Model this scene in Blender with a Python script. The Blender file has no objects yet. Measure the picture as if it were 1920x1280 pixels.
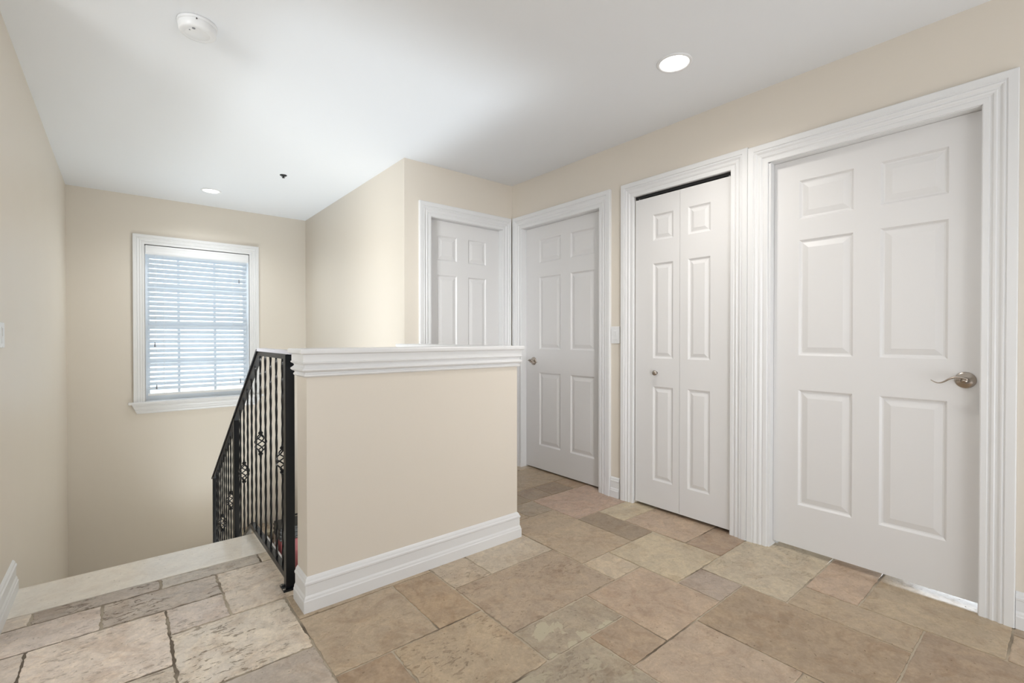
import bpy, bmesh, math, random
from mathutils import Vector, Matrix, noise
random.seed(7)
S = bpy.context.scene
C = S.collection
R = math.radians

# ------------------------------------------------------------------ camera
cam_d = bpy.data.cameras.new('camera'); cam = bpy.data.objects.new('camera', cam_d); C.objects.link(cam)
cam_d.sensor_width = 36.0; cam_d.lens = 36.0 * 880.5 / 1920.0; cam_d.clip_start = .02
yaw, pitch = R(39.669), R(-.48)
cam.location = (0, 0, 1.112)
cam.rotation_euler = (math.pi / 2 + pitch, 0, -yaw)
S.camera = cam

# ------------------------------------------------------------------ world, lights, exposure
S.view_settings.view_transform = 'Standard'; S.view_settings.look = 'None'
S.view_settings.gamma = 1.0; S.view_settings.use_curve_mapping = False
S.view_settings.exposure = 0.02
w = bpy.data.worlds.new('sky'); S.world = w; w.use_nodes = True
w.node_tree.nodes['Background'].inputs[0].default_value = (.84, .92, 1.0, 1)
w.node_tree.nodes['Background'].inputs[1].default_value = 3.0

def area(name, loc, target, sx, sy, power, col):
    l = bpy.data.lights.new(name, 'AREA'); l.shape = 'RECTANGLE'; l.size = sx; l.size_y = sy
    l.energy = power; l.color = col
    o = bpy.data.objects.new(name, l); C.objects.link(o); o.location = loc
    o.rotation_euler = (Vector(target) - Vector(loc)).to_track_quat('-Z', 'Y').to_euler()
    return o
# fill lights added out of view around the camera and below the stairwell
area('hall_fill_light', (1.0, -2.5, 1.0), (2.1, 1.6, 2.44), 2.4, 1.6, 13, (.93, .96, 1.0))  # added fill aimed at the ceiling near the doors; no window behind it
o = area('door_fill_beam', (-.3, -2.5, 1.5), (2.64, 2.3, 1.0), 1.0, 1.3, 3.3, (.96, .975, 1.0)); o.data.spread = R(36)  # added narrow beam that brightens the far right-hand door
area('side_room_fill_light', (-3.1, .9, 1.9), (1.4, 2.2, .6), 2.4, .9, 40, (.88, .94, 1.0))  # added broad fill from the left, raises the overall brightness
o = area('stairwell_fill_beam', (-1.75, 1.15, 1.75), (1.6, 4.35, 1.35), .9, .9, 13, (.97, 1.0, 1.0)); o.data.spread = R(46)  # added beam for the bright patch on the stairwell wall
area('ceiling_fill_light', (1.2, -1.3, .35), (1.6, 1.5, 2.44), 2.4, 1.6, 36, (.89, .945, 1.0))  # added upward panel behind the camera, brightens the ceiling
area('stairwell_fill_uplight', (1.1, 2.95, -2.3), (1.0, 3.1, 2.4), .9, 1.4, 80, (.84, .93, 1.0))  # added unseen uplight, brightens the stairwell ceiling and far wall
area('bathroom_window_light', (3.75, .40, .44), (2.66, .42, 0), .5, .12, 6, (.84, .92, 1.0))

# ------------------------------------------------------------------ materials
def mat(name, col, rough=.5, metal=0, spec=.5):
    m = bpy.data.materials.new(name); m.use_nodes = True
    b = m.node_tree.nodes['Principled BSDF']
    b.inputs['Base Color'].default_value = (*col, 1); b.inputs['Roughness'].default_value = rough
    b.inputs['Metallic'].default_value = metal; b.inputs['Specular IOR Level'].default_value = spec
    return m
def nd(m, t, **k):
    n = m.node_tree.nodes.new(t)
    for a, v in k.items(): setattr(n, a, v)
    return n
def bumpy(m, scale, strength, dist=.001, detail=3, roughvar=0):
    nt = m.node_tree; b = nt.nodes['Principled BSDF']
    tc = nd(m, 'ShaderNodeTexCoord'); n = nd(m, 'ShaderNodeTexNoise')
    n.inputs['Scale'].default_value = scale; n.inputs['Detail'].default_value = detail
    bp = nd(m, 'ShaderNodeBump'); bp.inputs['Strength'].default_value = strength; bp.inputs['Distance'].default_value = dist
    nt.links.new(tc.outputs['Object'], n.inputs['Vector']); nt.links.new(n.outputs['Fac'], bp.inputs['Height'])
    nt.links.new(bp.outputs['Normal'], b.inputs['Normal'])
    if roughvar:
        mr = nd(m, 'ShaderNodeMapRange'); r0 = b.inputs['Roughness'].default_value
        mr.inputs['To Min'].default_value = r0 - roughvar; mr.inputs['To Max'].default_value = r0 + roughvar
        n2 = nd(m, 'ShaderNodeTexNoise'); n2.inputs['Scale'].default_value = 2.5
        nt.links.new(tc.outputs['Object'], n2.inputs['Vector']); nt.links.new(n2.outputs['Fac'], mr.inputs['Value'])
        nt.links.new(mr.outputs['Result'], b.inputs['Roughness'])
    return m
M = {}
M['wall'] = bumpy(mat('wall_paint', (.755, .692, .603), .42, spec=.4), 90, .12, .001, roughvar=.05)
M['ceiling'] = bumpy(mat('ceiling_paint', (.85, .865, .885), .8), 120, .08)
M['trim'] = bumpy(mat('trim_paint', (.80, .797, .793), .36), 60, .03, .0004)
M['door'] = bumpy(mat('door_paint', (.77, .757, .747), .38), 60, .05, .0006)
M['dark'] = mat('dark_gap', (.05, .045, .04), .8)
M['iron'] = bumpy(mat('black_iron', (.006, .007, .009), .3, 0, .28), 150, .2, .0006)
M['nickel'] = mat('brushed_nickel', (.46, .41, .36), .27, 1)
M['chrome'] = mat('polished_steel', (.6, .6, .6), .2, 1)
M['plastic'] = mat('white_plastic', (.82, .82, .82), .35)
M['blind'] = mat('white_slat', (.78, .80, .82), .45)
M['blindw'] = mat('white_blind_rail', (.82, .82, .82), .4)
M['rail_glare'] = mat('painted_glare', (.62, .62, .68), .3)  # glare on the level handrail, put in as a pale colour
M['grey'] = mat('grey_plastic', (.25, .26, .28), .5)
M['vinyl'] = mat('white_vinyl', (.8, .82, .84), .4)
M['red'] = mat('red_cloth', (.28, .07, .075), .6)
M['seal'] = mat('door_seal', (.10, .10, .10), .6)
M['black'] = mat('black_plastic', (.012, .012, .013), .4)
M['grout_under'] = mat('grout', (.44, .38, .30), .95)
def emis(name, col, s):
    m = mat(name, (.8, .8, .8)); b = m.node_tree.nodes['Principled BSDF']
    b.inputs['Emission Color'].default_value = (*col, 1); b.inputs['Emission Strength'].default_value = s
    return m
M['lamp'] = emis('lamp_lens', (1, .97, .92), 6)
# translucency of the thin blind slats lets the daylight glow through them
nt = M['blind'].node_tree
tr = nt.nodes.new('ShaderNodeBsdfTranslucent'); tr.inputs[0].default_value = (.75, .82, .88, 1)
mx = nt.nodes.new('ShaderNodeMixShader'); mx.inputs[0].default_value = .25
nt.links.new(nt.nodes['Principled BSDF'].outputs[0], mx.inputs[1]); nt.links.new(tr.outputs[0], mx.inputs[2])
nt.links.new(mx.outputs[0], nt.nodes['Material Output'].inputs[0])
# window glass
g = bpy.data.materials.new('window_glass'); g.use_nodes = True; nt = g.node_tree
tp = nt.nodes.new('ShaderNodeBsdfTransparent'); tp.inputs[0].default_value = (.94, .97, .98, 1)
gl = nt.nodes.new('ShaderNodeBsdfGlossy'); gl.inputs['Roughness'].default_value = .02
mx = nt.nodes.new('ShaderNodeMixShader'); mx.inputs[0].default_value = .06
nt.links.new(tp.outputs[0], mx.inputs[1]); nt.links.new(gl.outputs[0], mx.inputs[2]); nt.links.new(mx.outputs[0], nt.nodes['Material Output'].inputs[0])
M['glass'] = g

def stone(name, polished=False):
    KP = .35 if polished else 1.0
    m = mat(name, (.5, .45, .38), .5, spec=.45); nt = m.node_tree; L = nt.links; b = nt.nodes['Principled BSDF']
    at = nd(m, 'ShaderNodeAttribute', attribute_name='tile'); at2 = nd(m, 'ShaderNodeAttribute', attribute_name='wear')
    sep = nd(m, 'ShaderNodeSeparateColor'); L.new(at2.outputs['Color'], sep.inputs['Color'])   # r: pits, g: blotches, b: offset
    tc = nd(m, 'ShaderNodeTexCoord')
    off = nd(m, 'ShaderNodeVectorMath', operation='MULTIPLY_ADD'); off.inputs[1].default_value = (37, 61, 23)
    comb = nd(m, 'ShaderNodeCombineXYZ')
    for i in range(3): L.new(sep.outputs['Blue'], comb.inputs[i])
    L.new(comb.outputs[0], off.inputs[0]); L.new(tc.outputs['Object'], off.inputs[2])
    def nz(scale, detail=4, rough=.6, dist=0, vec=off.outputs[0]):
        n = nd(m, 'ShaderNodeTexNoise'); n.inputs['Scale'].default_value = scale; n.inputs['Detail'].default_value = detail
        n.inputs['Roughness'].default_value = rough; n.inputs['Distortion'].default_value = dist
        L.new(vec, n.inputs['Vector']); return n.outputs['Fac']
    def ramp(src, a, c, lo=0., hi=1.):
        r = nd(m, 'ShaderNodeMapRange'); r.inputs['From Min'].default_value = a; r.inputs['From Max'].default_value = c
        r.inputs['To Min'].default_value = lo; r.inputs['To Max'].default_value = hi; L.new(src, r.inputs['Value']); return r.outputs['Result']
    def mix(mode, f, a, c):
        x = nd(m, 'ShaderNodeMix', data_type='RGBA', blend_type=mode)
        if isinstance(f, float): x.inputs[0].default_value = f
        else: L.new(f, x.inputs[0])
        for i, v in ((6, a), (7, c)):
            if isinstance(v, tuple): x.inputs[i].default_value = v
            else: L.new(v, x.inputs[i])
        return x.outputs[2]
    def mul(a, c):
        x = nd(m, 'ShaderNodeMath', operation='MULTIPLY')
        for i, v in ((0, a), (1, c)):
            if isinstance(v, float): x.inputs[i].default_value = v
            else: L.new(v, x.inputs[i])
        return x.outputs[0]
    col = at.outputs['Color']
    cloud = nz(7, 5, .62, 1.2)
    col = mix('MIX', ramp(cloud, .45, .60, 0, .8*KP), col, mix('MULTIPLY', 1.0, col, (1.17, 1.165, 1.14, 1)))
    col = mix('MIX', ramp(nz(5, 6, .65, 1.8), .50, .62, 0, .8*KP), col, mix('MULTIPLY', 1.0, col, (.84, .785, .74, 1)))
    col = mix('MIX', ramp(nz(24, 8, .75, .6), .44, .62, 0, .5*KP), col, mix('MULTIPLY', 1.0, col, (.70, .68, .64, 1)))
    col = mix('MIX', ramp(nz(95, 4, .7), .50, .66, 0, .45*KP), col, mix('MULTIPLY', 1.0, col, (1.28, 1.27, 1.22, 1)))
    col = mix('MIX', ramp(nz(60, 5, .75), .52, .66, 0, .5*KP), col, mix('MULTIPLY', 1.0, col, (.76, .73, .69, 1)))
    # blotched stones: pale cream patches with a sharp edge
    bl = mul(ramp(nz(8, 4, .55, .5), .56, .58), sep.outputs['Green'])
    col = mix('MIX', bl, col, (.52, .46, .33, 1))
    # pits and open veins
    mp = nd(m, 'ShaderNodeMapping'); mp.inputs['Scale'].default_value = (1, 2.2, 1); mp.inputs['Rotation'].default_value = (0, 0, .3)
    L.new(off.outputs[0], mp.inputs['Vector'])
    pit = mul(mul(ramp(nz(28, 5, .62, .5, mp.outputs[0]), .57, .61), ramp(nz(6, 3), .44, .56)), sep.outputs['Red'])
    smallpit = mul(ramp(nz(75, 3, .5), .68, .74), .6)
    pp = nd(m, 'ShaderNodeMath', operation='MAXIMUM'); L.new(pit, pp.inputs[0]); L.new(smallpit, pp.inputs[1])
    col = mix('MIX', mul(pp.outputs[0], .75), col, mix('MULTIPLY', 1.0, col, (.38, .33, .28, 1)))
    L.new(col, b.inputs['Base Color'])
    if polished: b.inputs['Roughness'].default_value = .12
    else:
        rr = nd(m, 'ShaderNodeMath', operation='ADD'); L.new(ramp(cloud, .3, .7, .30, .46), rr.inputs[0]); L.new(mul(pp.outputs[0], .4), rr.inputs[1])
        L.new(rr.outputs[0], b.inputs['Roughness'])
    hgt = nd(m, 'ShaderNodeMath', operation='SUBTRACT'); L.new(ramp(nz(11, 6, .6), .3, .7, 0, .5 if not polished else .03), hgt.inputs[0]); L.new(mul(pp.outputs[0], 1.6 if not polished else .1), hgt.inputs[1])
    bp = nd(m, 'ShaderNodeBump'); bp.inputs['Strength'].default_value = .7 if not polished else .1; bp.inputs['Distance'].default_value = .003
    L.new(hgt.outputs[0], bp.inputs['Height']); L.new(bp.outputs['Normal'], b.inputs['Normal'])
    return m
M['stone'] = stone('travertine')
M['polished'] = stone('polished_stone', True)
mg = M['grout_under']; bumpy(mg, 160, .6, .002, 5)
n_ = nd(mg, 'ShaderNodeTexNoise'); n_.inputs['Scale'].default_value = 2.6; n_.inputs['Detail'].default_value = 3
tc_ = nd(mg, 'ShaderNodeTexCoord'); sx_ = nd(mg, 'ShaderNodeSeparateXYZ'); ad_ = nd(mg, 'ShaderNodeMath', operation='MULTIPLY_ADD')
rp_ = nd(mg, 'ShaderNodeValToRGB'); rp_.color_ramp.elements[0].position = .48; rp_.color_ramp.elements[0].color = (.17, .135, .10, 1)
rp_.color_ramp.elements[1].position = .62; rp_.color_ramp.elements[1].color = (.56, .48, .37, 1)
l_ = mg.node_tree.links; l_.new(tc_.outputs['Object'], n_.inputs['Vector']); l_.new(tc_.outputs['Object'], sx_.inputs[0])
cp_ = nd(mg, 'ShaderNodeClamp'); cp_.inputs['Min'].default_value = -1; cp_.inputs['Max'].default_value = 1
l_.new(sx_.outputs['X'], cp_.inputs['Value']); l_.new(cp_.outputs[0], ad_.inputs[0]); ad_.inputs[1].default_value = .13; l_.new(n_.outputs['Fac'], ad_.inputs[2])
l_.new(ad_.outputs[0], rp_.inputs[0]); l_.new(rp_.outputs[0], mg.node_tree.nodes['Principled BSDF'].inputs['Base Color'])

# ------------------------------------------------------------------ helpers
def link(name, bm, m, parent=None, smooth=False, recalc=True):
    if recalc: bmesh.ops.recalc_face_normals(bm, faces=bm.faces)
    me = bpy.data.meshes.new(name); bm.to_mesh(me); bm.free()
    if smooth:
        for f in me.polygons: f.use_smooth = True
    ms = m if isinstance(m, (list, tuple)) else [m]
    for x in ms: me.materials.append(M[x] if isinstance(x, str) else x)
    o = bpy.data.objects.new(name, me); C.objects.link(o)
    if parent is not None: o.parent = parent
    return o
def struct(o): o['kind'] = 'structure'; return o
def tag(o, label, cat, group=None):
    o['label'] = label; o['category'] = cat
    if group: o['group'] = group
    return o
def empty(name, loc=(0, 0, 0)):
    o = bpy.data.objects.new(name, None); C.objects.link(o); o.location = loc; o.empty_display_size = .1
    return o
def box(bm, x0, x1, y0, y1, z0, z1, bev=0):
    vs = [bm.verts.new(p) for p in ((x0,y0,z0),(x1,y0,z0),(x1,y1,z0),(x0,y1,z0),(x0,y0,z1),(x1,y0,z1),(x1,y1,z1),(x0,y1,z1))]
    fs = [bm.faces.new([vs[i] for i in f]) for f in ((0,3,2,1),(4,5,6,7),(0,1,5,4),(1,2,6,5),(2,3,7,6),(3,0,4,7))]
    if bev:
        es = list({e for f in fs for e in f.edges})
        bmesh.ops.bevel(bm, geom=es, offset=bev, segments=2, affect='EDGES', profile=.5)
    return vs
def lathe(bm, prof, segs=40, mtx=Matrix()):
    rings = []
    for r, z in prof:
        if r < 1e-6: rings.append([bm.verts.new(mtx @ Vector((0, 0, z)))])
        else: rings.append([bm.verts.new(mtx @ Vector((r*math.cos(2*math.pi*k/segs), r*math.sin(2*math.pi*k/segs), z))) for k in range(segs)])
    for a, b in zip(rings, rings[1:]):
        for k in range(segs):
            k2 = (k + 1) % segs
            if len(a) == 1 and len(b) > 1: bm.faces.new((a[0], b[k], b[k2]))
            elif len(b) == 1 and len(a) > 1: bm.faces.new((a[k], b[0], a[k2]))
            elif len(a) > 1: bm.faces.new((a[k], a[k2], b[k2], b[k]))
def tube(bm, pts, rad, segs=8, up=Vector((0, 0, 1)), flat=1.0):
    n = len(pts); rings = []
    for i, p in enumerate(pts):
        p = Vector(p); t = (Vector(pts[min(i+1, n-1)]) - Vector(pts[max(i-1, 0)])).normalized()
        s = t.cross(up)
        if s.length < 1e-3: s = t.cross(Vector((1, 0, 0)))
        s.normalize(); u = s.cross(t).normalized(); r = rad[i] if isinstance(rad, (list, tuple)) else rad
        rings.append([bm.verts.new(p + s*r*math.cos(2*math.pi*k/segs) + u*r*flat*math.sin(2*math.pi*k/segs)) for k in range(segs)])
    for a, b in zip(rings, rings[1:]):
        for k in range(segs): bm.faces.new((a[k], a[(k+1) % segs], b[(k+1) % segs], b[k]))
    bm.faces.new(rings[0][::-1]); bm.faces.new(rings[-1])
def sweep_xy(bm, path, prof, closed=False):
    """moulding: profile (outward offset, z) run along a plan polyline; outward = right of travel"""
    n = len(path); P = [Vector(p) for p in path]; cols = []
    for i in range(n):
        dirs = []
        if closed or i > 0: dirs.append((P[i] - P[i-1]).normalized())
        if closed or i < n-1: dirs.append((P[(i+1) % n] - P[i]).normalized())
        ns = [Vector((d.y, -d.x)) for d in dirs]
        if len(ns) == 2:
            mm = (ns[0] + ns[1]).normalized(); mm = mm / max(.2, mm.dot(ns[0]))
        else: mm = ns[0]
        cols.append([bm.verts.new((P[i].x + mm.x*o, P[i].y + mm.y*o, z)) for o, z in prof])
    rng = range(n) if closed else range(n-1)
    for i in rng:
        a, b = cols[i], cols[(i+1) % n]
        for k in range(len(prof)-1): bm.faces.new((a[k], b[k], b[k+1], a[k+1]))
    if not closed: bm.faces.new(cols[0][::-1]); bm.faces.new(cols[-1])
# frames: map (u, v, t) of a wall plane into the world
def fr_right(u, v, t): return Vector((XR - t, u, v))
def fr_d1(u, v, t): return Vector((u, YD - t, v))
def fr_far(u, v, t): return Vector((u, YW - t, v))

XL, XR, XB, YW, YD, HC = -.376, 2.641, 1.608, 5.62, 3.185, 2.44

# ------------------------------------------------------------------ walls with openings
def wall_holes(name, frame, u0, u1, v0, v1, holes, depth=.12):
    us = sorted({u0, u1, *[h[0] for h in holes], *[h[1] for h in holes]}); vs = sorted({v0, v1, *[h[2] for h in holes], *[h[3] for h in holes]})
    bm = bmesh.new()
    def solid(i, j):
        if i < 0 or j < 0 or i >= len(us)-1 or j >= len(vs)-1: return False
        cu, cv = (us[i]+us[i+1])/2, (vs[j]+vs[j+1])/2
        return not any(h[0] < cu < h[1] and h[2] < cv < h[3] for h in holes)
    def q(*ps): bm.faces.new([bm.verts.new(frame(*p)) for p in ps])
    for i in range(len(us)-1):
        for j in range(len(vs)-1):
            if not solid(i, j): continue
            a, b, c, d = us[i], us[i+1], vs[j], vs[j+1]
            q((a,c,0),(b,c,0),(b,d,0),(a,d,0)); q((a,c,-depth),(b,c,-depth),(b,d,-depth),(a,d,-depth))
            if not solid(i-1, j): q((a,c,0),(a,d,0),(a,d,-depth),(a,c,-depth))
            if not solid(i+1, j): q((b,c,0),(b,d,0),(b,d,-depth),(b,c,-depth))
            if not solid(i, j-1): q((a,c,0),(b,c,0),(b,c,-depth),(a,c,-depth))
            if not solid(i, j+1): q((a,d,0),(b,d,0),(b,d,-depth),(a,d,-depth))
    bmesh.ops.remove_doubles(bm, verts=bm.verts, dist=1e-5)
    return struct(link(name, bm, 'wall'))
OPD2 = (2.195, 3.055); OPC = (1.245, 1.905); OPB = (.24, 1.052); OPD1 = (1.826, 2.535)
DT = 2.048
wall_holes('wall_right', fr_right, -2.7, YD, -.02, HC, [(OPB[0], OPB[1], -.02, DT), (OPC[0], OPC[1], -.02, DT+.01), (OPD2[0], OPD2[1], -.02, DT)])
wall_holes('wall_corner', fr_d1, XB, XR+.12, -.02, HC, [(OPD1[0], OPD1[1], -.02, DT)])
WIN = (.165, 1.035, .50, 1.985)
wall_holes('wall_far', fr_far, XL-.12, XB+.12, -2.8, HC, [WIN], .14)
bm = bmesh.new(); box(bm, XB, XB+.12, YD+.12, YW, -2.8, HC); box(bm, XB, XB+.12, 2.13, YD+.12, -2.8, -.26); struct(link('wall_stairwell', bm, 'wall'))
bm = bmesh.new(); box(bm, XL-.12, XL, 2.42, YW, -2.8, HC); struct(link('wall_left', bm, 'wall'))
bm = bmesh.new(); box(bm, -3.4, 4.3, -2.82, -2.7, -.3, HC); struct(link('wall_back', bm, 'wall'))
bm = bmesh.new(); box(bm, -3.4, XL-.12, 2.42, 2.54, -.3, HC); box(bm, -3.4, -3.28, -2.7, 2.42, -.3, HC); struct(link('wall_side_room', bm, 'wall'))
# rooms behind the doors: the room behind the near door has its own window, the others are dark
bm = bmesh.new(); box(bm, XR+.12, 4.3, 1.10, 1.18, -.26, HC); box(bm, XR+.12, 4.3, -.30, -.22, -.26, HC)
box(bm, 4.18, 4.3, 1.18, YW, -.26, HC); box(bm, XB+.12, 4.3, 5.5, YW, -.26, HC)
box(bm, 4.18, 4.3, -.22, 1.10, -.26, HC)
struct(link('wall_rooms_beyond', bm, 'wall'))
bm = bmesh.new(); box(bm, -3.4, 4.3, -2.82, YW+.14, HC, HC+.15); struct(link('ceiling', bm, 'ceiling'))
# lower part of the half wall down to the lower storey, under the hall floor
bm = bmesh.new(); box(bm, .58, XB, 2.0, 2.13, -2.8, -.02); struct(link('wall_below_landing', bm, 'wall'))

# ------------------------------------------------------------------ floor: French-pattern stone tiles on a 20 cm module
GX = {-2:-.27,-1:-.07,0:.13,1:.33,2:.53,3:.73,4:.925,5:1.125,6:1.33,7:1.535,8:1.735,9:1.935,10:2.14,11:2.34,12:2.56,13:2.76}
GY = {0:.15,1:.365,2:.575,3:.775,4:.955,5:1.155,6:1.35,7:1.55,8:1.755,9:1.955,10:2.16,11:2.37,12:2.58,13:2.78,14:2.98,15:3.19}
def gx(i): return GX[i] if i in GX else (GX[-2] + .2*(i+2) if i < -2 else GX[13] + .2*(i-13))
def gy(j): return GY[j] if j in GY else (GY[0] + .2*j if j < 0 else GY[15] + .2*(j-15))
def s2l(c): return tuple(((x/255+.055)/1.055)**2.4 if x > 10 else x/3294 for x in c)
K = dict(tan=(183,164,141), light=(197,181,158), pink=(192,169,148), brown=(173,151,128), grey=(176,160,143), dark=(159,142,122),
         cream=(228,214,199), cream2=(220,206,191), creamd=(192,180,166), mott=(172,157,138), green=(192,177,155), pale=(202,188,168))
tiles = [(7,9,4,6,'pink',0,0),(9,11,5,7,'light',0,0),(8,9,6,7,'light',.2,0),(6,7,4,5,'brown',0,0),(5,7,5,6,'mott',.3,1),(6,8,2,4,'tan',0,0),
 (9,10,4,5,'grey',0,0),(10,13,3,5,'green',.3,0),(11,13,6,8,'pink',.3,0),(11,13,5,6,'brown',0,0),(10,11,7,9,'dark',0,0),(10,13,9,11,'pink',.2,0),(11,13,8,9,'light',0,0),
 (11,12,11,12,'dark',0,0),(10,11,11,12,'dark',0,0),(12,13,11,12,'brown',0,0),(8,10,7,10,'tan',.1,0),(9,10,10,11,'mott',.2,0),(8,9,10,12,'tan',.2,0),(9,10,11,12,'dark',0,0),
 (4,5,7,9,'brown',.1,0),(2,4,7,9,'tan',.1,0),(2,3,5,7,'brown',0,0),(3,5,5,7,'tan',.5,0),(5,8,6,8,'tan',.4,0),(5,6,8,10,'light',.5,0),(6,8,8,10,'pale',.1,0),
 (4,6,3,5,'mott',.4,.5),(2,4,3,5,'mott',.2,0),(2,5,9,10,'tan',0,0),
 (8,10,1,4,'brown',0,0),(10,11,1,3,'tan',0,0),(11,13,2,3,'pink',.1,0),(11,13,0,2,'tan',.1,0),(8,11,-1,1,'brown',0,0),(11,12,-1,0,'tan',0,0),(12,13,-2,0,'dark',0,0),
 (5,8,0,2,'tan',0,0),(5,6,2,3,'pale',0,0),
 (-1,1,11,12,'creamd',1,0),(-3,-1,11,12,'cream',.4,0),(1,3,10,12,'cream',.5,0),(0,1,10,11,'cream2',.8,0),(-2,0,9,11,'cream',.5,0),(-4,-2,9,11,'cream2',.2,0),
 (0,2,8,10,'cream',1.0,0),(-2,0,7,9,'cream2',.7,0),(0,2,6,8,'creamd',.4,0),(2,3,9,10,'cream2',0,0),(2,3,10,13,'cream2',0,0),(-2,0,5,7,'cream2',.4,0)]
tiles = [t for t in tiles if t[:4] != (2,3,9,10)]
used = {(i, j) for t in tiles for i in range(t[0], t[1]) for j in range(t[2], t[3])}
used -= set()
sizes = [(2,3),(3,2),(2,2),(2,1),(1,2),(1,1)]
for j in range(-15, 16):
    for i in range(-16, 13):
        if (i, j) in used: continue
        random.shuffle(sizes)
        for sx, sy in sorted(sizes, key=lambda s: -s[0]*s[1]*random.random()) + [(1, 1)]:
            cells = {(i+a, j+b) for a in range(sx) for b in range(sy)}
            if not (cells & used) and i+sx <= 13 and j+sy <= 16: break
        used |= cells
        k = random.choice(['cream','cream2','creamd'] if i < 2 else ['tan','pink','brown','light','grey'])
        tiles.append((i, i+sx, j, j+sy, k, random.random()*.5, 0))
bm = bmesh.new()
lt = bm.faces.layers.int.new('matx')
cl = bm.loops.layers.float_color.new('tile'); cw = bm.loops.layers.float_color.new('wear')
def put_tile(x0, x1, y0, y1, col, pit, blot, gap=.0025, jag=.0042, h=.004):
    if x1-x0 < .03 or y1-y0 < .03: return
    x0 += gap; x1 -= gap; y0 += gap; y1 -= gap
    c = s2l(K[col]) if isinstance(col, str) else col
    v = random.uniform(.94, 1.06); c = (c[0]*v, c[1]*v*random.uniform(.985, 1.015), c[2]*v*random.uniform(.96, 1.04), 1)
    seed = random.random()*100
    pts = []
    def edge(a, b):
        n = max(2, int((Vector(b)-Vector(a)).length/.012))
        for k in range(n): pts.append(Vector(a).lerp(Vector(b), k/n))
    edge((x0,y0),(x1,y0)); edge((x1,y0),(x1,y1)); edge((x1,y1),(x0,y1)); edge((x0,y1),(x0,y0))
    ctr = Vector(((x0+x1)/2, (y0+y1)/2))
    out = []
    for p in pts:
        nn = noise.noise(Vector((p.x*18+seed, p.y*18, 0)))*.6 + noise.noise(Vector((p.x*60+seed, p.y*60, 3)))*.7
        j = jag*(.25 + nn)*(1.0 + 2.0*max(0, pit)*.8)
        j = max(-gap*.3, j)
        d = Vector((0, 0))
        if abs(p.x-x0) < 1e-5: d.x += 1
        if abs(p.x-x1) < 1e-5: d.x -= 1
        if abs(p.y-y0) < 1e-5: d.y += 1
        if abs(p.y-y1) < 1e-5: d.y -= 1
        out.append(p + d*j)
    rb = [bm.verts.new((p.x, p.y, -h)) for p in out]
    rm = [bm.verts.new((p.x, p.y, -.0012)) for p in out]
    rt = []
    for p in out:
        d = Vector((0, 0))
        q = p.copy()
        q.x = min(max(q.x, x0+.0045), x1-.0045) ; q.y = min(max(q.y, y0+.0045), y1-.0045)
        d = (q-p); q = p + (d if d.length < .004 else d.normalized()*.003)
        rt.append(bm.verts.new((q.x, q.y, 0)))
    n = len(out); fs = []
    for a, b in ((rb, rm), (rm, rt)):
        for k in range(n): fs.append(bm.faces.new((a[k], a[(k+1) % n], b[(k+1) % n], b[k])))
    fs.append(bm.faces.new(rt))
    off = random.random()
    for f in fs:
        for l in f.loops: l[cl] = c; l[cw] = (pit, blot, off, 1)
for (i0, i1, j0, j1, col, pit, blot) in tiles:
    x0, x1, y0, y1 = gx(i0), gx(i1), gy(j0), gy(j1)
    if y1 > 2.17 or j0 >= 10:
        if x0 < .57: x1 = min(x1, .582)
        elif x1 > 1.62: x0 = max(x0, 1.6)
        else: continue
        if x0 < .57: y1 = min(y1, 2.58 if y1 < 2.7 else 2.69)
        else: y1 = min(y1, 3.32)
        if x0 < .57 and y0 >= 2.57: continue
    x1 = min(x1, 2.76)
    if y1 > 2.5 and x1 < XL+.05: continue
    if y1 > 2.5: x0 = max(x0, XL)
    if (i0, i1, j0, j1) == (2, 3, 10, 13): continue
    put_tile(x0, x1, y0, y1, col, pit, blot)
for x0, x1, k, pit in ((XL, -.285, 'cream2', .3), (-.285, .125, 'creamd', 1), (.125, .525, 'creamd', .8), (.525, .582, 'cream2', .2)):
    put_tile(x0, x1, 2.58, 2.69, k, pit, 0, gap=.003)
# stone floors of the rooms behind the doors
for ax in (2.76, 3.2, 3.6):
    for ay in range(8): put_tile(ax, ax+.42, -.2+ay*.44, .22+ay*.44, 'pale', .1, 0)
n0 = len(bm.faces)
stone_faces = set(bm.faces)
box(bm, -3.4, 4.3, -2.82, 2.13, -.26, -.0035)
box(bm, -3.3, .582, 2.13, 2.69, -.26, -.0035)
box(bm, XB, 4.3, 2.13, YW, -.26, -.0035)
bm.faces.ensure_lookup_table()
for f in bm.faces:
    if f not in stone_faces: f.material_index = 1
floor = struct(link('floor', bm, ['stone', 'grout_under']))

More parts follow.
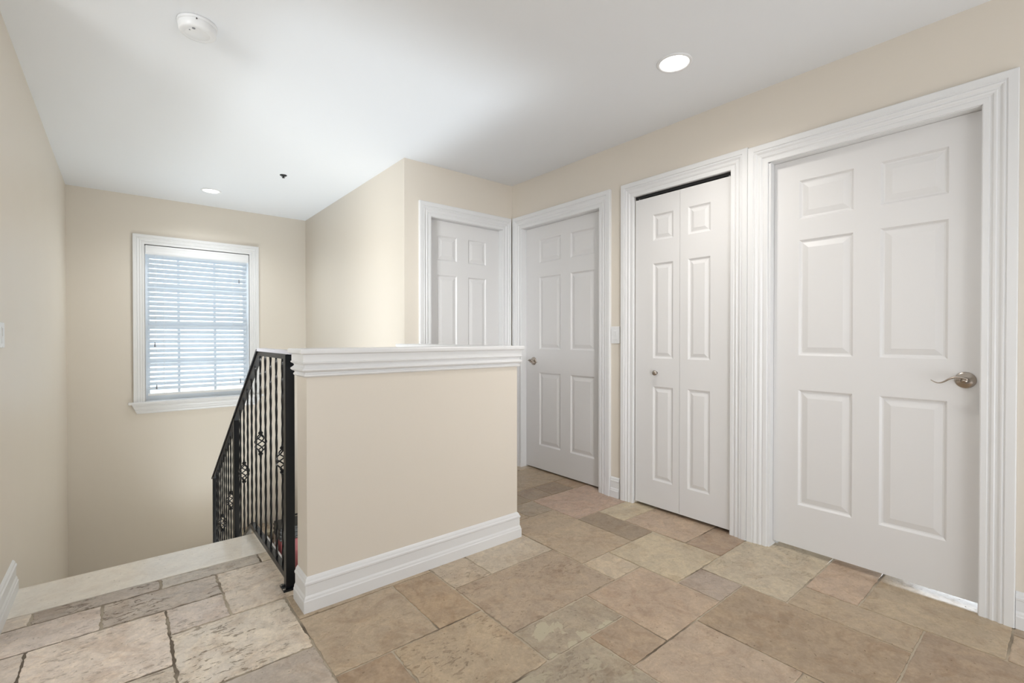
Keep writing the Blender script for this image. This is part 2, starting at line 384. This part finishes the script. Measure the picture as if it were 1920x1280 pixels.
# ------------------------------------------------------------------ staircase
stair = tag(empty('staircase', (0, 2.98, 0)), 'stairs going down beside the left wall behind a polished pale stone top edge', 'stairs')
def child(o, parent):
    o.parent = parent; o.matrix_parent_inverse = Matrix.Translation(-parent.location); return o
bm = bmesh.new(); cl = bm.loops.layers.float_color.new('tile'); cw = bm.loops.layers.float_color.new('wear')
box(bm, XL+.001, .582, 2.692, 2.985, -.03, .001, .004)
c = (*s2l((242, 234, 222)), 1)
for f in bm.faces:
    for l in f.loops: l[cl] = c; l[cw] = (0, 0, .37, 1)
o = child(link('top_slab', bm, 'polished'), stair); o['label'] = 'polished cream stone slab at the head of the stairs'
for k in range(1, 8):
    bm = bmesh.new(); cl = bm.loops.layers.float_color.new('tile'); cw = bm.loops.layers.float_color.new('wear')
    y0 = 2.96 + (k-1)*.28; y1 = y0+.31 if k < 7 else YW-.004
    x1 = .545 if k < 7 else XB-.004
    box(bm, XL+.001, x1, y0, y1, -.182*k-.03, -.182*k, .003)
    box(bm, XL+.001, x1, y0+.01, y0+.03, -.182*k-.01, -.182*(k-1)-.03)
    for f in bm.faces:
        for l in f.loops: l[cl] = c; l[cw] = (.2, 0, .1*k, 1)
    child(link('tread' if k < 7 else 'landing_slab', bm, 'polished'), stair)
for k in range(1, 8):
    bm = bmesh.new(); cl = bm.loops.layers.float_color.new('tile'); cw = bm.loops.layers.float_color.new('wear')
    y1 = 4.66 - (k-1)*.28
    if k > 3: break
    box(bm, .62, XB-.002, y1-.31, y1, -1.274-.182*k-.03, -1.274-.182*k, .003)
    box(bm, .62, XB-.002, y1-.03, y1-.01, -1.274-.182*k-.01, -1.274-.182*(k-1)-.03)
    for f in bm.faces:
        for l in f.loops: l[cl] = c; l[cw] = (.2, 0, .1*k, 1)
    child(link('tread', bm, 'polished'), stair)
def prism_yz(bm, x0, x1, pts):
    a = [bm.verts.new((x0, y, z)) for y, z in pts]; b = [bm.verts.new((x1, y, z)) for y, z in pts]
    bm.faces.new(a); bm.faces.new(b[::-1])
    for k in range(len(pts)): bm.faces.new((a[k], a[(k+1) % len(pts)], b[(k+1) % len(pts)], b[k]))
bm = bmesh.new()
prism_yz(bm, .584, .607, [(2.14, -.30), (2.14, -.02), (2.987, -.02), (2.987, -.34)])
prism_yz(bm, .548, .607, [(2.988, -.34), (2.988, -.025), (4.62, -1.075), (4.62, -1.27)])
child(link('stringer', bm, 'trim'), stair)

# ------------------------------------------------------------------ skirting
BB = [(0, 0), (.018, 0), (.018, .046), (.0155, .050), (.0145, .058), (.0105, .066), (.0105, .106), (.0135, .110), (.0135, .117), (.0095, .122), (.008, .129), (.004, .135), (0, .139)]
bm = bmesh.new(); sweep_xy(bm, [(.573, 2.13), (.573, 1.996), (1.692, 1.996), (1.692, YD)], BB); struct(link('baseboard_half_wall', bm, 'trim'))
bm = bmesh.new(); sweep_xy(bm, [(XL-.12, 2.42), (XL, 2.42), (XL, 2.975)], BB); struct(link('baseboard_left', bm, 'trim'))
bm = bmesh.new()
sweep_xy(bm, [(XR, 2.09), (XR, 2.016)], BB)
sweep_xy(bm, [(XR, .147), (XR, -2.7)], BB); struct(link('baseboard_right', bm, 'trim'))
bm = bmesh.new(); sweep_xy(bm, [(XL, YW), (XB, YW)], [(o, z-1.274) for o, z in BB]); struct(link('baseboard_far', bm, 'trim'))

# ------------------------------------------------------------------ half wall with its cap
bm = bmesh.new()
HW = [(.573, 1.996), (1.692, 1.996), (1.692, YD), (1.58, YD), (1.58, 2.13), (.573, 2.13)]
def prism(bm, poly, z0, z1):
    a = [bm.verts.new((x, y, z0)) for x, y in poly]; b = [bm.verts.new((x, y, z1)) for x, y in poly]
    bm.faces.new(a[::-1]); bm.faces.new(b)
    for k in range(len(poly)): bm.faces.new((a[k], a[(k+1) % len(poly)], b[(k+1) % len(poly)], b[k]))
prism(bm, HW, -.02, 1.05)
struct(link('wall_half', bm, 'wall'))
# moulded white cap
bm = bmesh.new()
CAPP = [(.0, .950), (.007, .951), (.012, .956), (.012, .961), (.007, .966), (.007, .969), (.016, .974), (.021, .979), (.021, .984), (.014, .990), (.009, .996), (.012, 1.002), (.020, 1.007), (.021, 1.012), (.0175, 1.014), (.0175, 1.0435)]
sweep_xy(bm, HW, CAPP, closed=True)
TOPP = [(.0175, 1.0435), (.024, 1.0445), (.029, 1.0475), (.030, 1.053), (.030, 1.061), (.027, 1.066), (.0, 1.066)]
sweep_xy(bm, HW, TOPP, closed=True)
a = [bm.verts.new((x, y, 1.066)) for x, y in HW]; bm.faces.new(a)
bmesh.ops.remove_doubles(bm, verts=bm.verts, dist=1e-5)
struct(link('trim_1', bm, 'trim'))

# ------------------------------------------------------------------ doors
CAS = [(0, -.01), (0, .009), (.003, .011), (.020, .0115), (.0235, .0088), (.027, .0095), (.033, .0145), (.040, .0155), (.044, .0125), (.050, .013), (.058, .0185), (.063, .0195), (.066, .0168), (.069, .0168), (.072, .021), (.098, .022), (.101, .019), (.101, 0)]
def casing(name, parent, frame, u0, u1, top, width=.101, v0=0, uL=None, uR=None, material='trim'):
    """three-sided mitred casing; uL/uR clip the outer edge at a room corner"""
    s = width/.101; bm = bmesh.new(); cols = [[], [], [], []]
    for o, t in CAS:
        o *= s
        l, r = u0-o, u1+o
        if uL is not None: l = max(l, uL)
        if uR is not None: r = min(r, uR)
        cols[0].append(bm.verts.new(frame(l, v0, t))); cols[1].append(bm.verts.new(frame(l, top+o, t)))
        cols[2].append(bm.verts.new(frame(r, top+o, t))); cols[3].append(bm.verts.new(frame(r, v0, t)))
    for a, b in zip(cols, cols[1:]):
        for k in range(len(CAS)-1): bm.faces.new((a[k], b[k], b[k+1], a[k+1]))
    return link(name, bm, material, parent)
def fbox(bm, frame, u0, u1, v0, v1, t0, t1, bev=0):
    vs = [bm.verts.new(frame(*p)) for p in ((u0,v0,t0),(u1,v0,t0),(u1,v1,t0),(u0,v1,t0),(u0,v0,t1),(u1,v0,t1),(u1,v1,t1),(u0,v1,t1))]
    fs = [bm.faces.new([vs[i] for i in f]) for f in ((0,3,2,1),(4,5,6,7),(0,1,5,4),(1,2,6,5),(2,3,7,6),(3,0,4,7))]
    if bev: bmesh.ops.bevel(bm, geom=list({e for f in fs for e in f.edges}), offset=bev, segments=2, affect='EDGES', profile=.5)
def jamb(parent, frame, u0, u1, top, stop=-.082):
    bm = bmesh.new(); d = -.12
    for a, b in ((u0-.012, u0+.006), (u1-.006, u1+.012)): fbox(bm, frame, a, b, 0, top+.004, d, .002)
    fbox(bm, frame, u0-.012, u1+.012, top-.006, top+.008, d, .002)
    if stop:
        fbox(bm, frame, u0, u0+.014, 0, top, stop-.03, stop); fbox(bm, frame, u1-.014, u1, 0, top, stop-.03, stop); fbox(bm, frame, u0, u1, top-.014, top, stop-.03, stop)
    return link('jamb', bm, 'trim', parent)
RING = [(0, 0), (.003, -.0025), (.009, -.0085), (.015, -.0095), (.040, -.0025), (.042, -.002)]
def panel_slab(name, parent, frame, u0, u1, v0, v1, face, thick, us, vs, ring=RING, material='door'):
    """door leaf with moulded raised panels; us/vs are lists of panel spans"""
    U = sorted({u0, u1, *[x for p in us for x in p]}); V = sorted({v0, v1, *[x for p in vs for x in p]})
    bm = bmesh.new()
    def q(ps): bm.faces.new([bm.verts.new(frame(*p)) for p in ps])
    for i in range(len(U)-1):
        for j in range(len(V)-1):
            a, b, c, d = U[i], U[i+1], V[j], V[j+1]
            isp = any(abs(a-p[0]) < 1e-6 for p in us) and any(abs(c-p[0]) < 1e-6 for p in vs)
            if not isp: q([(a,c,face),(b,c,face),(b,d,face),(a,d,face)]); continue
            pr = None
            for o, t in ring:
                r = [(a+o,c+o,face+t),(b-o,c+o,face+t),(b-o,d-o,face+t),(a+o,d-o,face+t)]
                if pr:
                    for k in range(4): q([pr[k], pr[(k+1) % 4], r[(k+1) % 4], r[k]])
                pr = r
            q(pr)
    bk = face-thick
    q([(u0,v0,bk),(u1,v0,bk),(u1,v1,bk),(u0,v1,bk)])
    for i in range(len(U)-1):
        q([(U[i],v0,face),(U[i+1],v0,face),(U[i+1],v0,bk),(U[i],v0,bk)]); q([(U[i],v1,face),(U[i+1],v1,face),(U[i+1],v1,bk),(U[i],v1,bk)])
    for j in range(len(V)-1):
        q([(u0,V[j],face),(u0,V[j+1],face),(u0,V[j+1],bk),(u0,V[j],bk)]); q([(u1,V[j],face),(u1,V[j+1],face),(u1,V[j+1],bk),(u1,V[j],bk)])
    bmesh.ops.remove_doubles(bm, verts=bm.verts, dist=1e-5)
    return link(name, bm, material, parent)
def lever(parent, frame, u, v, face, sgn, length=.105):
    """lever handle: domed rose, neck and a wavy lever pointing along sgn*u"""
    o = frame(u, v, face); du = (frame(1, 0, 0)-frame(0, 0, 0)); dt = (frame(0, 0, 1)-frame(0, 0, 0)); dv = Vector((0, 0, 1))
    m4 = Matrix(((du.x, dv.x, dt.x, o.x), (du.y, dv.y, dt.y, o.y), (du.z, dv.z, dt.z, o.z), (0, 0, 0, 1)))
    bm = bmesh.new(); lathe(bm, [(0, 0), (.034, 0), (.034, .003), (.0325, .0055), (.026, .0085), (.018, .0105), (.014, .013), (.012, .016), (.011, .040), (.0, .040)], 40, m4)
    h = link('door_handle', bm, 'nickel', parent, True)
    h['label'] = 'brushed nickel lever handle'
    bm = bmesh.new(); n = 22; pts = []; rad = []
    for k in range(n+1):
        s = k/n; x = sgn*(-.010 + length*s + .0)
        y = .009 - .004*s + .008*math.sin(s*math.pi*1.15)*0 + (.010*math.sin(math.pi*min(1, s*2.0)) * (1 if s < .5 else 0)) - (.016*math.sin(math.pi*(s-.5)/.55) if s >= .5 else 0)
        z = .042 + .006*math.sin(s*math.pi) 
        pts.append(frame(u+x, v+y-.004, face+z)); rad.append(.0115*(1-s)**.9 + .0035)
    tube(bm, pts, rad, 10, up=dv, flat=.42)
    link('lever', bm, 'nickel', h, True)
    return h
ZP = [(.247, .843), (1.02, 1.613), (1.72, 1.918)]
# near six-panel door (right edge of the picture)
d = struct(empty('door_1', (XR, .65, 0))); 
def pchildren(root, fn):
    before = set(bpy.data.objects); fn()
    for o in set(bpy.data.objects)-before:
        if o.parent is None: o.parent = root; o.matrix_parent_inverse = Matrix.Translation(-root.location)
def near_door():
    casing('casing', None, fr_right, .249, 1.053, 2.037)
    jamb(None, fr_right, .245, 1.048, 2.040)
    s = panel_slab('door_leaf', None, fr_right, .252, 1.041, .026, 2.033, -.045, .035, [(.352, .584), (.688, .922)], ZP)
    lever(s, fr_right, .297, .936, -.045, 1, .112)
pchildren(d, near_door)
# bifold closet door
d = struct(empty('door_2', (XR, 1.57, 0)))
def closet():
    casing('casing', None, fr_right, 1.251, 1.903, 2.050, .096)
    bm = bmesh.new()
    for a, b in ((1.239, 1.247), (1.906, 1.914)): fbox(bm, fr_right, a, b, 0, 2.055, -.12, 0)
    fbox(bm, fr_right, 1.239, 1.914, 2.052, 2.06, -.12, 0); link('jamb', bm, 'trim')
    bm = bmesh.new(); fbox(bm, fr_right, 1.25, 1.90, 2.034, 2.052, -.045, -.018); link('track', bm, 'black')
    RB = [(0, 0), (.003, -.002), (.010, -.007), (.016, -.008), (.034, -.002), (.036, -.0015)]
    Z2 = [(.187, .797), (.978, 1.59), (1.737, 1.905)]
    a = panel_slab('door_leaf', None, fr_right, 1.573, 1.897, .018, 2.024, -.008, .03, [(1.618, 1.762)], Z2, RB)
    b = panel_slab('door_leaf', None, fr_right, 1.254, 1.571, .018, 2.024, -.008, .03, [(1.376, 1.518)], Z2, RB)
    m4 = Matrix(((0, 0, -1, XR+.008), (1, 0, 0, 1.735), (0, 1, 0, .885), (0, 0, 0, 1)))
    bm = bmesh.new(); lathe(bm, [(0, 0), (.009, 0), (.007, .004), (.006, .010), (.012, .015), (.0165, .021), (.016, .027), (.010, .031), (0, .032)], 28, m4)
    k = link('door_knob', bm, 'nickel', a, True); k['label'] = 'round nickel knob'
    for y in (1.272, 1.876):
        bm = bmesh.new(); lathe(bm, [(0, 0), (.004, 0), (.004, .02), (0, .02)], 10, Matrix.Translation((XR+.022, y, 2.02))); link('pivot_pin', bm, 'chrome', b if y < 1.5 else a)
pchildren(d, closet)
# far right-hand six-panel door
d = struct(empty('door_3', (XR, 2.62, 0)))
def far_door():
    casing('casing', None, fr_right, 2.198, 3.052, 2.042, .105, uR=YD-.006)
    jamb(None, fr_right, 2.194, 3.056, 2.046)
    s = panel_slab('door_leaf', None, fr_right, 2.201, 3.049, .012, 2.039, -.05, .035, [(2.288, 2.53), (2.64, 2.885)], [(.21, .82), (1.015, 1.617), (1.735, 1.93)])
    lever(s, fr_right, 2.955, .913, -.05, -1, .10)
pchildren(d, far_door)
# door in the short wall
d = struct(empty('door_4', (2.18, YD, 0)))
def corner_door():
    casing('casing', None, fr_d1, 1.829, 2.532, 2.042, .105, uR=XR-.025)
    jamb(None, fr_d1, 1.825, 2.536, 2.045)
    panel_slab('door_leaf', None, fr_d1, 1.832, 2.529, .012, 2.038, -.05, .035, [(1.915, 2.101), (2.211, 2.395)], [(.24, .83), (1.015, 1.61), (1.725, 1.922)])
pchildren(d, corner_door)

# ------------------------------------------------------------------ window with frame, sash, sill
d = struct(empty('window_1', (.6, YW, .5)))
def window():
    casing('window_frame', None, fr_far, .162, 1.038, 1.992, .088, v0=.505)
    bm = bmesh.new()                                   # lining of the opening
    for a, b in ((.153, .168), (1.032, 1.047)): fbox(bm, fr_far, a, b, .50, 1.995, -.14, 0)
    fbox(bm, fr_far, .153, 1.047, 1.98, 1.997, -.14, 0)
    link('lining', bm, 'trim')
    bm = bmesh.new()                                   # sill with nosing and moulded apron
    fbox(bm, fr_far, .036, 1.164, .486, .507, -.13, .042, .004)
    PR = [(.0, .0), (.0, .486), (.034, .486), (.034, .472), (.026, .462), (.022, .448), (.022, .440), (.014, .424), (.016, .418), (.012, .404), (.006, .397), (0, .395)]
    a = [bm.verts.new(fr_far(.062 + (.486-z)*.42 if z else .062, z if z else .486, t)) for t, z in PR[1:]]
    b = [bm.verts.new(fr_far(1.138 - ((.486-z)*.42 if z else 0), z if z else .486, t)) for t, z in PR[1:]]
    for k in range(len(a)): bm.faces.new((a[k], a[(k+1) % len(a)], b[(k+1) % len(a)], b[k]))
    bm.faces.new(a); bm.faces.new(b[::-1])
    link('window_sill', bm, 'trim')
    for z0, z1, t in ((.507, 1.245, -.085), (1.205, 1.98, -.11)):   # two sashes
        bm = bmesh.new()
        fbox(bm, fr_far, .168, .203, z0, z1, t-.03, t); fbox(bm, fr_far, .997, 1.032, z0, z1, t-.03, t)
        fbox(bm, fr_far, .203, .997, z0, z0+.045, t-.03, t); fbox(bm, fr_far, .203, .997, z1-.04, z1, t-.03, t)
        for u in (.432, .738): fbox(bm, fr_far, u-.011, u+.011, z0+.04, z1-.04, t-.022, t-.004)
        zm = (z0+z1)/2; fbox(bm, fr_far, .2, 1.0, zm-.011, zm+.011, t-.020, t-.006)
        s = link('sash', bm, 'vinyl')
        bm = bmesh.new(); fbox(bm, fr_far, .2, 1.0, z0+.04, z1-.035, t-.016, t-.012); link('pane', bm, 'glass', s)
pchildren(d, window)

# ------------------------------------------------------------------ venetian blind
bl = tag(empty('venetian_blind', (.6, YW, 1.98)), 'white venetian blind with half-open slats hanging in the window', 'blind')
def blind():
    bm = bmesh.new()
    P = [(1.985, -.02), (1.985, .004), (1.972, .008), (1.962, .006), (1.930, .006), (1.920, .010), (1.908, .010), (1.900, .004), (1.900, -.02)]
    a = [bm.verts.new(fr_far(.170, z, t)) for z, t in P]; b = [bm.verts.new(fr_far(1.030, z, t)) for z, t in P]
    bm.faces.new(a); bm.faces.new(b[::-1])
    for k in range(len(P)): bm.faces.new((a[k], a[(k+1) % len(P)], b[(k+1) % len(P)], b[k]))
    link('valance', bm, 'blindw')
    bm = bmesh.new(); z = 1.885; k = 0
    th = R(38)
    while z > .60:
        n = 5; top = []; bot = []
        for i in range(n):
            s = (i/(n-1)-.5)*.050; cam_ = .0022*(1-(2*i/(n-1)-1)**2)
            t = -.038 + s*math.cos(th); zz = z + s*math.sin(th) + cam_
            top.append((t, zz+.0012)); bot.append((t, zz-.0012))
        ring = top + bot[::-1]
        a = [bm.verts.new(fr_far(.186, v, t)) for t, v in ring]; b = [bm.verts.new(fr_far(1.014, v, t)) for t, v in ring]
        bm.faces.new(a); bm.faces.new(b[::-1])
        for i in range(len(ring)): bm.faces.new((a[i], a[(i+1) % len(ring)], b[(i+1) % len(ring)], b[i]))
        z -= .0450; k += 1
    link('slats', bm, 'blind')
    bm = bmesh.new(); fbox(bm, fr_far, .184, 1.016, .555, .578, -.062, -.014, .003); link('bottom_rail', bm, 'blindw')
    for u in (.31, .89):
        bm = bmesh.new()
        for t in (-.061, -.0155): tube(bm, [fr_far(u, .56, t), fr_far(u, 1.90, t)], .0009, 5, up=Vector((1, 0, 0)))
        link('ladder_cord', bm, 'blindw')
    for u, z in ((.945, 1.70), (.238, 1.045), (.25, .64), (.955, .655)):
        bm = bmesh.new(); tube(bm, [fr_far(u, z+.02, -.012), fr_far(u, 1.90, -.012)], .0008, 5, up=Vector((1, 0, 0)))
        cd = link('pull_cord', bm, 'blindw')
        bm = bmesh.new(); lathe(bm, [(0, .045), (.003, .043), (.0045, .03), (.0065, .004), (.005, 0), (0, 0)], 12, Matrix.Translation(fr_far(u, z-.022, -.010)))
        link('tassel', bm, 'grey', cd, True)
pchildren(bl, blind)

# ------------------------------------------------------------------ iron stair railing
RX = .567
rail = tag(empty('stair_railing', (RX, 2.235, 0)), 'black wrought iron stair railing with twisted balusters and basket knots', 'railing')
def htop(y): return 1.048 if y < 2.80 else 1.048 - .6415*(y-2.80)
def hbot(y): return .058 if y < 3.0 else .058 - .6415*(y-3.0)
def path_yz(bm, pts, w, h, x=RX):
    """rectangular bar following a (y, z-top) polyline"""
    cols = []
    for i, (y, z) in enumerate(pts):
        cols.append([bm.verts.new((x-w/2, y, z)), bm.verts.new((x+w/2, y, z)), bm.verts.new((x+w/2, y, z-h)), bm.verts.new((x-w/2, y, z-h))])
    for a, b in zip(cols, cols[1:]):
        for k in range(4): bm.faces.new((a[k], a[(k+1) % 4], b[(k+1) % 4], b[k]))
    bm.faces.new(cols[0][::-1]); bm.faces.new(cols[-1])
def twisted(bm, y, z0, z1, w=.0115, turn=.15, phase=0.0):
    n = max(2, int((z1-z0)/.007)); prev = None
    for i in range(n+1):
        z = z0 + (z1-z0)*i/n; a = phase + 2*math.pi*(z-z0)/turn*.5
        ring = [bm.verts.new((RX + w*.5*math.cos(a+k*math.pi/2), y + w*.5*math.sin(a+k*math.pi/2), z)) for k in range(4)]
        if prev:
            for k in range(4): bm.faces.new((prev[k], prev[(k+1) % 4], ring[(k+1) % 4], ring[k]))
        else: bm.faces.new(ring[::-1])
        prev = ring
    bm.faces.new(prev)
def railing():
    bm = bmesh.new(); path_yz(bm, [(2.78, 1.052), (2.80, 1.050), (4.47, htop(4.47)+.002)], .040, .012)
    path_yz(bm, [(2.22, 1.038), (2.795, 1.038), (4.45, htop(4.45)-.012)], .026, .022)
    link('handrail', bm, 'iron')
    bm = bmesh.new(); path_yz(bm, [(2.14, 1.056), (2.775, 1.056)], .042, .016); o = link('glare_bar', bm, 'rail_glare'); o['label'] = 'pale bar painted as glare on the level part of the handrail'  # pale colour imitates glare along the top of the black rail
    bm = bmesh.new(); path_yz(bm, [(2.25, .058), (3.0, .058), (4.42, hbot(4.42))], .026, .026)
    link('bottom_rail', bm, 'iron')
    for y, w, zb in ((2.235, .038, .0), (3.50, .032, -.355), (4.42, .034, -.945)):
        bm = bmesh.new(); zt = htop(y)-.012
        box(bm, RX-w/2, RX+w/2, y-w/2, y+w/2, zb, zt, .002)
        pst = link('newel_post', bm, 'iron')
        if y < 3 or y > 4:
            bm = bmesh.new(); box(bm, RX-.033, RX+.012, y-.036, y+.036, zb, zb+.008, .002)
            pl = link('base_plate', bm, 'iron', pst)
            for sy in (-.022, .022):
                bm = bmesh.new(); lathe(bm, [(0, .005), (.006, .005), (.0065, .002), (.0065, -.002), (0, -.002)], 6, Matrix.Translation((RX-.026, y+sy, zb+.008)))
                link('bolt', bm, 'chrome', pl)
    ys = [2.345+.1125*k for k in range(10)] + [3.61, 3.705, 3.80, 3.89, 3.98, 4.07, 4.16, 4.25, 4.335]
    bask = {0: .547, 4: .545, 8: .29, 11: -.005, 15: -.27}
    for k, y in enumerate(ys):
        z0, z1 = hbot(y)-.01, htop(y)-.025
        bm = bmesh.new()
        if k in bask:
            zc = bask[k]
            twisted(bm, y, z0, zc-.062); twisted(bm, y, zc+.062, z1)
            b = link('baluster', bm, 'iron')
            bm = bmesh.new()
            for q in range(4):
                pts = []
                for i in range(17):
                    s = i/16; r = .004 + .0255*math.sin(math.pi*s)**.9; a = q*math.pi/2 + 2*math.pi*.75*s
                    pts.append((RX+r*math.cos(a), y+r*math.sin(a), zc-.048+.096*s))
                tube(bm, pts, .0034, 6)
            for zz in (zc-.056, zc+.056):
                lathe(bm, [(0, -.009), (.008, -.009), (.008, -.006), (.012, -.003), (.012, .003), (.008, .006), (.008, .009), (0, .009)], 12, Matrix.Translation((RX, y, zz)))
            link('basket_knot', bm, 'iron', b)
        else:
            twisted(bm, y, z0, z1, phase=k*.7); link('baluster', bm, 'iron')
pchildren(rail, railing)

# ------------------------------------------------------------------ ceiling fittings
def recessed(name, x, y, r, label, watts, tint=(1, .96, .90)):
    e = tag(empty(name, (x, y, HC)), label, 'ceiling light', 'round recessed ceiling lights')
    bm = bmesh.new(); T = Matrix.Translation((x, y, HC))
    lathe(bm, [(r, .0), (r, -.003), (r*.96, -.006), (r*.86, -.007), (r*.82, -.004), (r*.80, -.001)], 48, T)
    o = link('trim_ring', bm, 'plastic', e, True); o.matrix_parent_inverse = Matrix.Translation(-e.location)
    bm = bmesh.new(); lathe(bm, [(0, -.0035), (r*.6, -.0035), (r*.82, -.002), (r*.82, 0)], 48, T)
    o = link('lens', bm, 'lamp', e, True); o.matrix_parent_inverse = Matrix.Translation(-e.location)
    l = bpy.data.lights.new(name+'_glow', 'SPOT'); l.energy = watts; l.color = tint; l.spot_size = R(150); l.spot_blend = 1; l.shadow_soft_size = r*.7
    lo = bpy.data.objects.new(name+'_glow', l); C.objects.link(lo); lo.location = (x, y, HC-.03)
    return e
recessed('recessed_light', 2.06, 1.255, .082, 'round recessed ceiling light near the doors, the larger looking one', 36)
recessed('recessed_light', .624, 5.016, .078, 'round recessed ceiling light above the stairwell in front of the window', 38, (.93, .975, 1))
sm = tag(empty('smoke_detector', (.255, 2.40, HC)), 'round white smoke detector on the ceiling', 'smoke detector')
def smoke():
    T = Matrix.Translation((.252, 2.392, HC)) @ Matrix.Rotation(math.pi, 4, 'X')
    bm = bmesh.new(); lathe(bm, [(0, 0), (.072, 0), (.073, .004), (.072, .012), (.068, .014)], 48, T); link('mounting_base', bm, 'plastic', None, True)
    bm = bmesh.new(); lathe(bm, [(.069, .013), (.0695, .018), (.067, .038), (.062, .043), (.050, .0445), (.046, .0435), (.044, .0435), (.042, .0445), (0, .0455)], 48, T); cv = link('cover', bm, 'plastic', None, True)
    bm = bmesh.new(); lathe(bm, [(0, .0), (.006, 0), (.006, .0015), (0, .002)], 16, Matrix.Translation((.234, 2.352, HC-.0445)) @ Matrix.Rotation(math.pi, 4, 'X')); link('test_button', bm, 'grey', cv)
    bm = bmesh.new(); lathe(bm, [(0, .0), (.003, 0), (.003, .0015), (0, .002)], 12, Matrix.Translation((.222, 2.372, HC-.0445)) @ Matrix.Rotation(math.pi, 4, 'X')); link('indicator', bm, 'grey', cv)
    bm = bmesh.new(); lathe(bm, [(0, .0), (.0025, 0), (.0025, .004), (0, .004)], 12, Matrix.Translation((.2415, 2.322, HC-.017)) @ Matrix.Rotation(math.pi/2, 4, 'X')); link('screw', bm, 'black', cv)
pchildren(sm, smoke)
# small dark fitting
bm = bmesh.new(); T = Matrix.Translation((1.02, 4.16, HC))
lathe(bm, [(0, 0), (.027, 0), (.027, -.003), (.020, -.007), (.008, -.009), (.006, -.020), (.010, -.021), (.010, -.023), (0, -.024)], 24, T)
for a in (0, math.pi): tube(bm, [(1.02+.006*math.cos(a), 4.16, HC-.008), (1.02+.013*math.cos(a), 4.16, HC-.014), (1.02+.008*math.cos(a), 4.16, HC-.021)], .0016, 6, up=Vector((0, 1, 0)))
o = link('ceiling_sprinkler', bm, 'black', None, True); tag(o, 'small dark metal sprinkler fitting in the ceiling over the stairwell', 'sprinkler')

# ------------------------------------------------------------------ switches
def switch(name, frame, u, v, label, w=.072, h=.118, rocker=True):
    e = tag(empty(name, frame(u, v, 0)), label, 'light switch')
    def f():
        bm = bmesh.new(); fbox(bm, frame, u-w/2, u+w/2, v-h/2, v+h/2, .0005, .006, .002); p = link('cover_plate', bm, 'plastic')
        bm = bmesh.new(); fbox(bm, frame, u-.0165, u+.0165, v-.033, v+.033, .004, .0085, .001)
        r = link('rocker', bm, 'plastic')
        bm = bmesh.new(); fbox(bm, frame, u-.013, u+.013, v-.004, v+.028, .0085, .0105, .0008); link('paddle', bm, 'blindw', r)
        for s in (-1, 1):
            bm = bmesh.new(); fbox(bm, frame, u-.003, u+.003, v+s*.048-.003, v+s*.048+.003, .0055, .0068); link('screw', bm, 'blindw', p)
    pchildren(e, f)
switch('light_switch', fr_right, 2.053, 1.130, 'white rocker light switch between the two door casings')
def fr_left(u, v, t): return Vector((XL + t, u, v))
switch('light_switch', fr_left, 2.745, 1.122, 'white switch cover on the left wall at the head of the stairs', .10, .10)

# ------------------------------------------------------------------ things on the stair landing seen between the balusters
bx = tag(empty('tool_case', (1.30, 5.0, -1.274)), 'black case with a red front on the stair landing behind the balusters', 'case')
def case():
    bm = bmesh.new(); box(bm, 1.165, 1.45, 4.88, 5.12, -1.272, -.85, .01); link('body', bm, 'red')
    bm = bmesh.new(); box(bm, 1.155, 1.46, 4.87, 5.13, -.85, -.72, .008)
    for k in range(3): box(bm, 1.15, 1.465, 4.865, 5.135, -.84+.04*k, -.825+.04*k, .002)
    link('lid', bm, 'black')
    bm = bmesh.new(); tube(bm, [(1.22, 5.0, -.725), (1.22, 5.0, -.68), (1.26, 5.0, -.66), (1.36, 5.0, -.66), (1.40, 5.0, -.68), (1.40, 5.0, -.725)], .009, 8, up=Vector((0, 1, 0))); link('handle', bm, 'black')
pchildren(bx, case)
bm = bmesh.new(); box(bm, 1.095, 1.13, 4.45, YW-.34, -1.272, -.91, .003); struct(link('trim_2', bm, 'trim'))
bm = bmesh.new(); cl = bm.loops.layers.float_color.new('tile'); cw = bm.loops.layers.float_color.new('wear')
box(bm, .93, 1.20, YW-.30, YW-.002, -1.272, -.895, .004)
for f in bm.faces:
    for l in f.loops: l[cl] = (*s2l(K['grey']), 1); l[cw] = (1, 1, .6, 1)
o = link('stone_plinth', bm, 'stone'); tag(o, 'speckled stone plinth against the far wall on the stair landing', 'plinth')
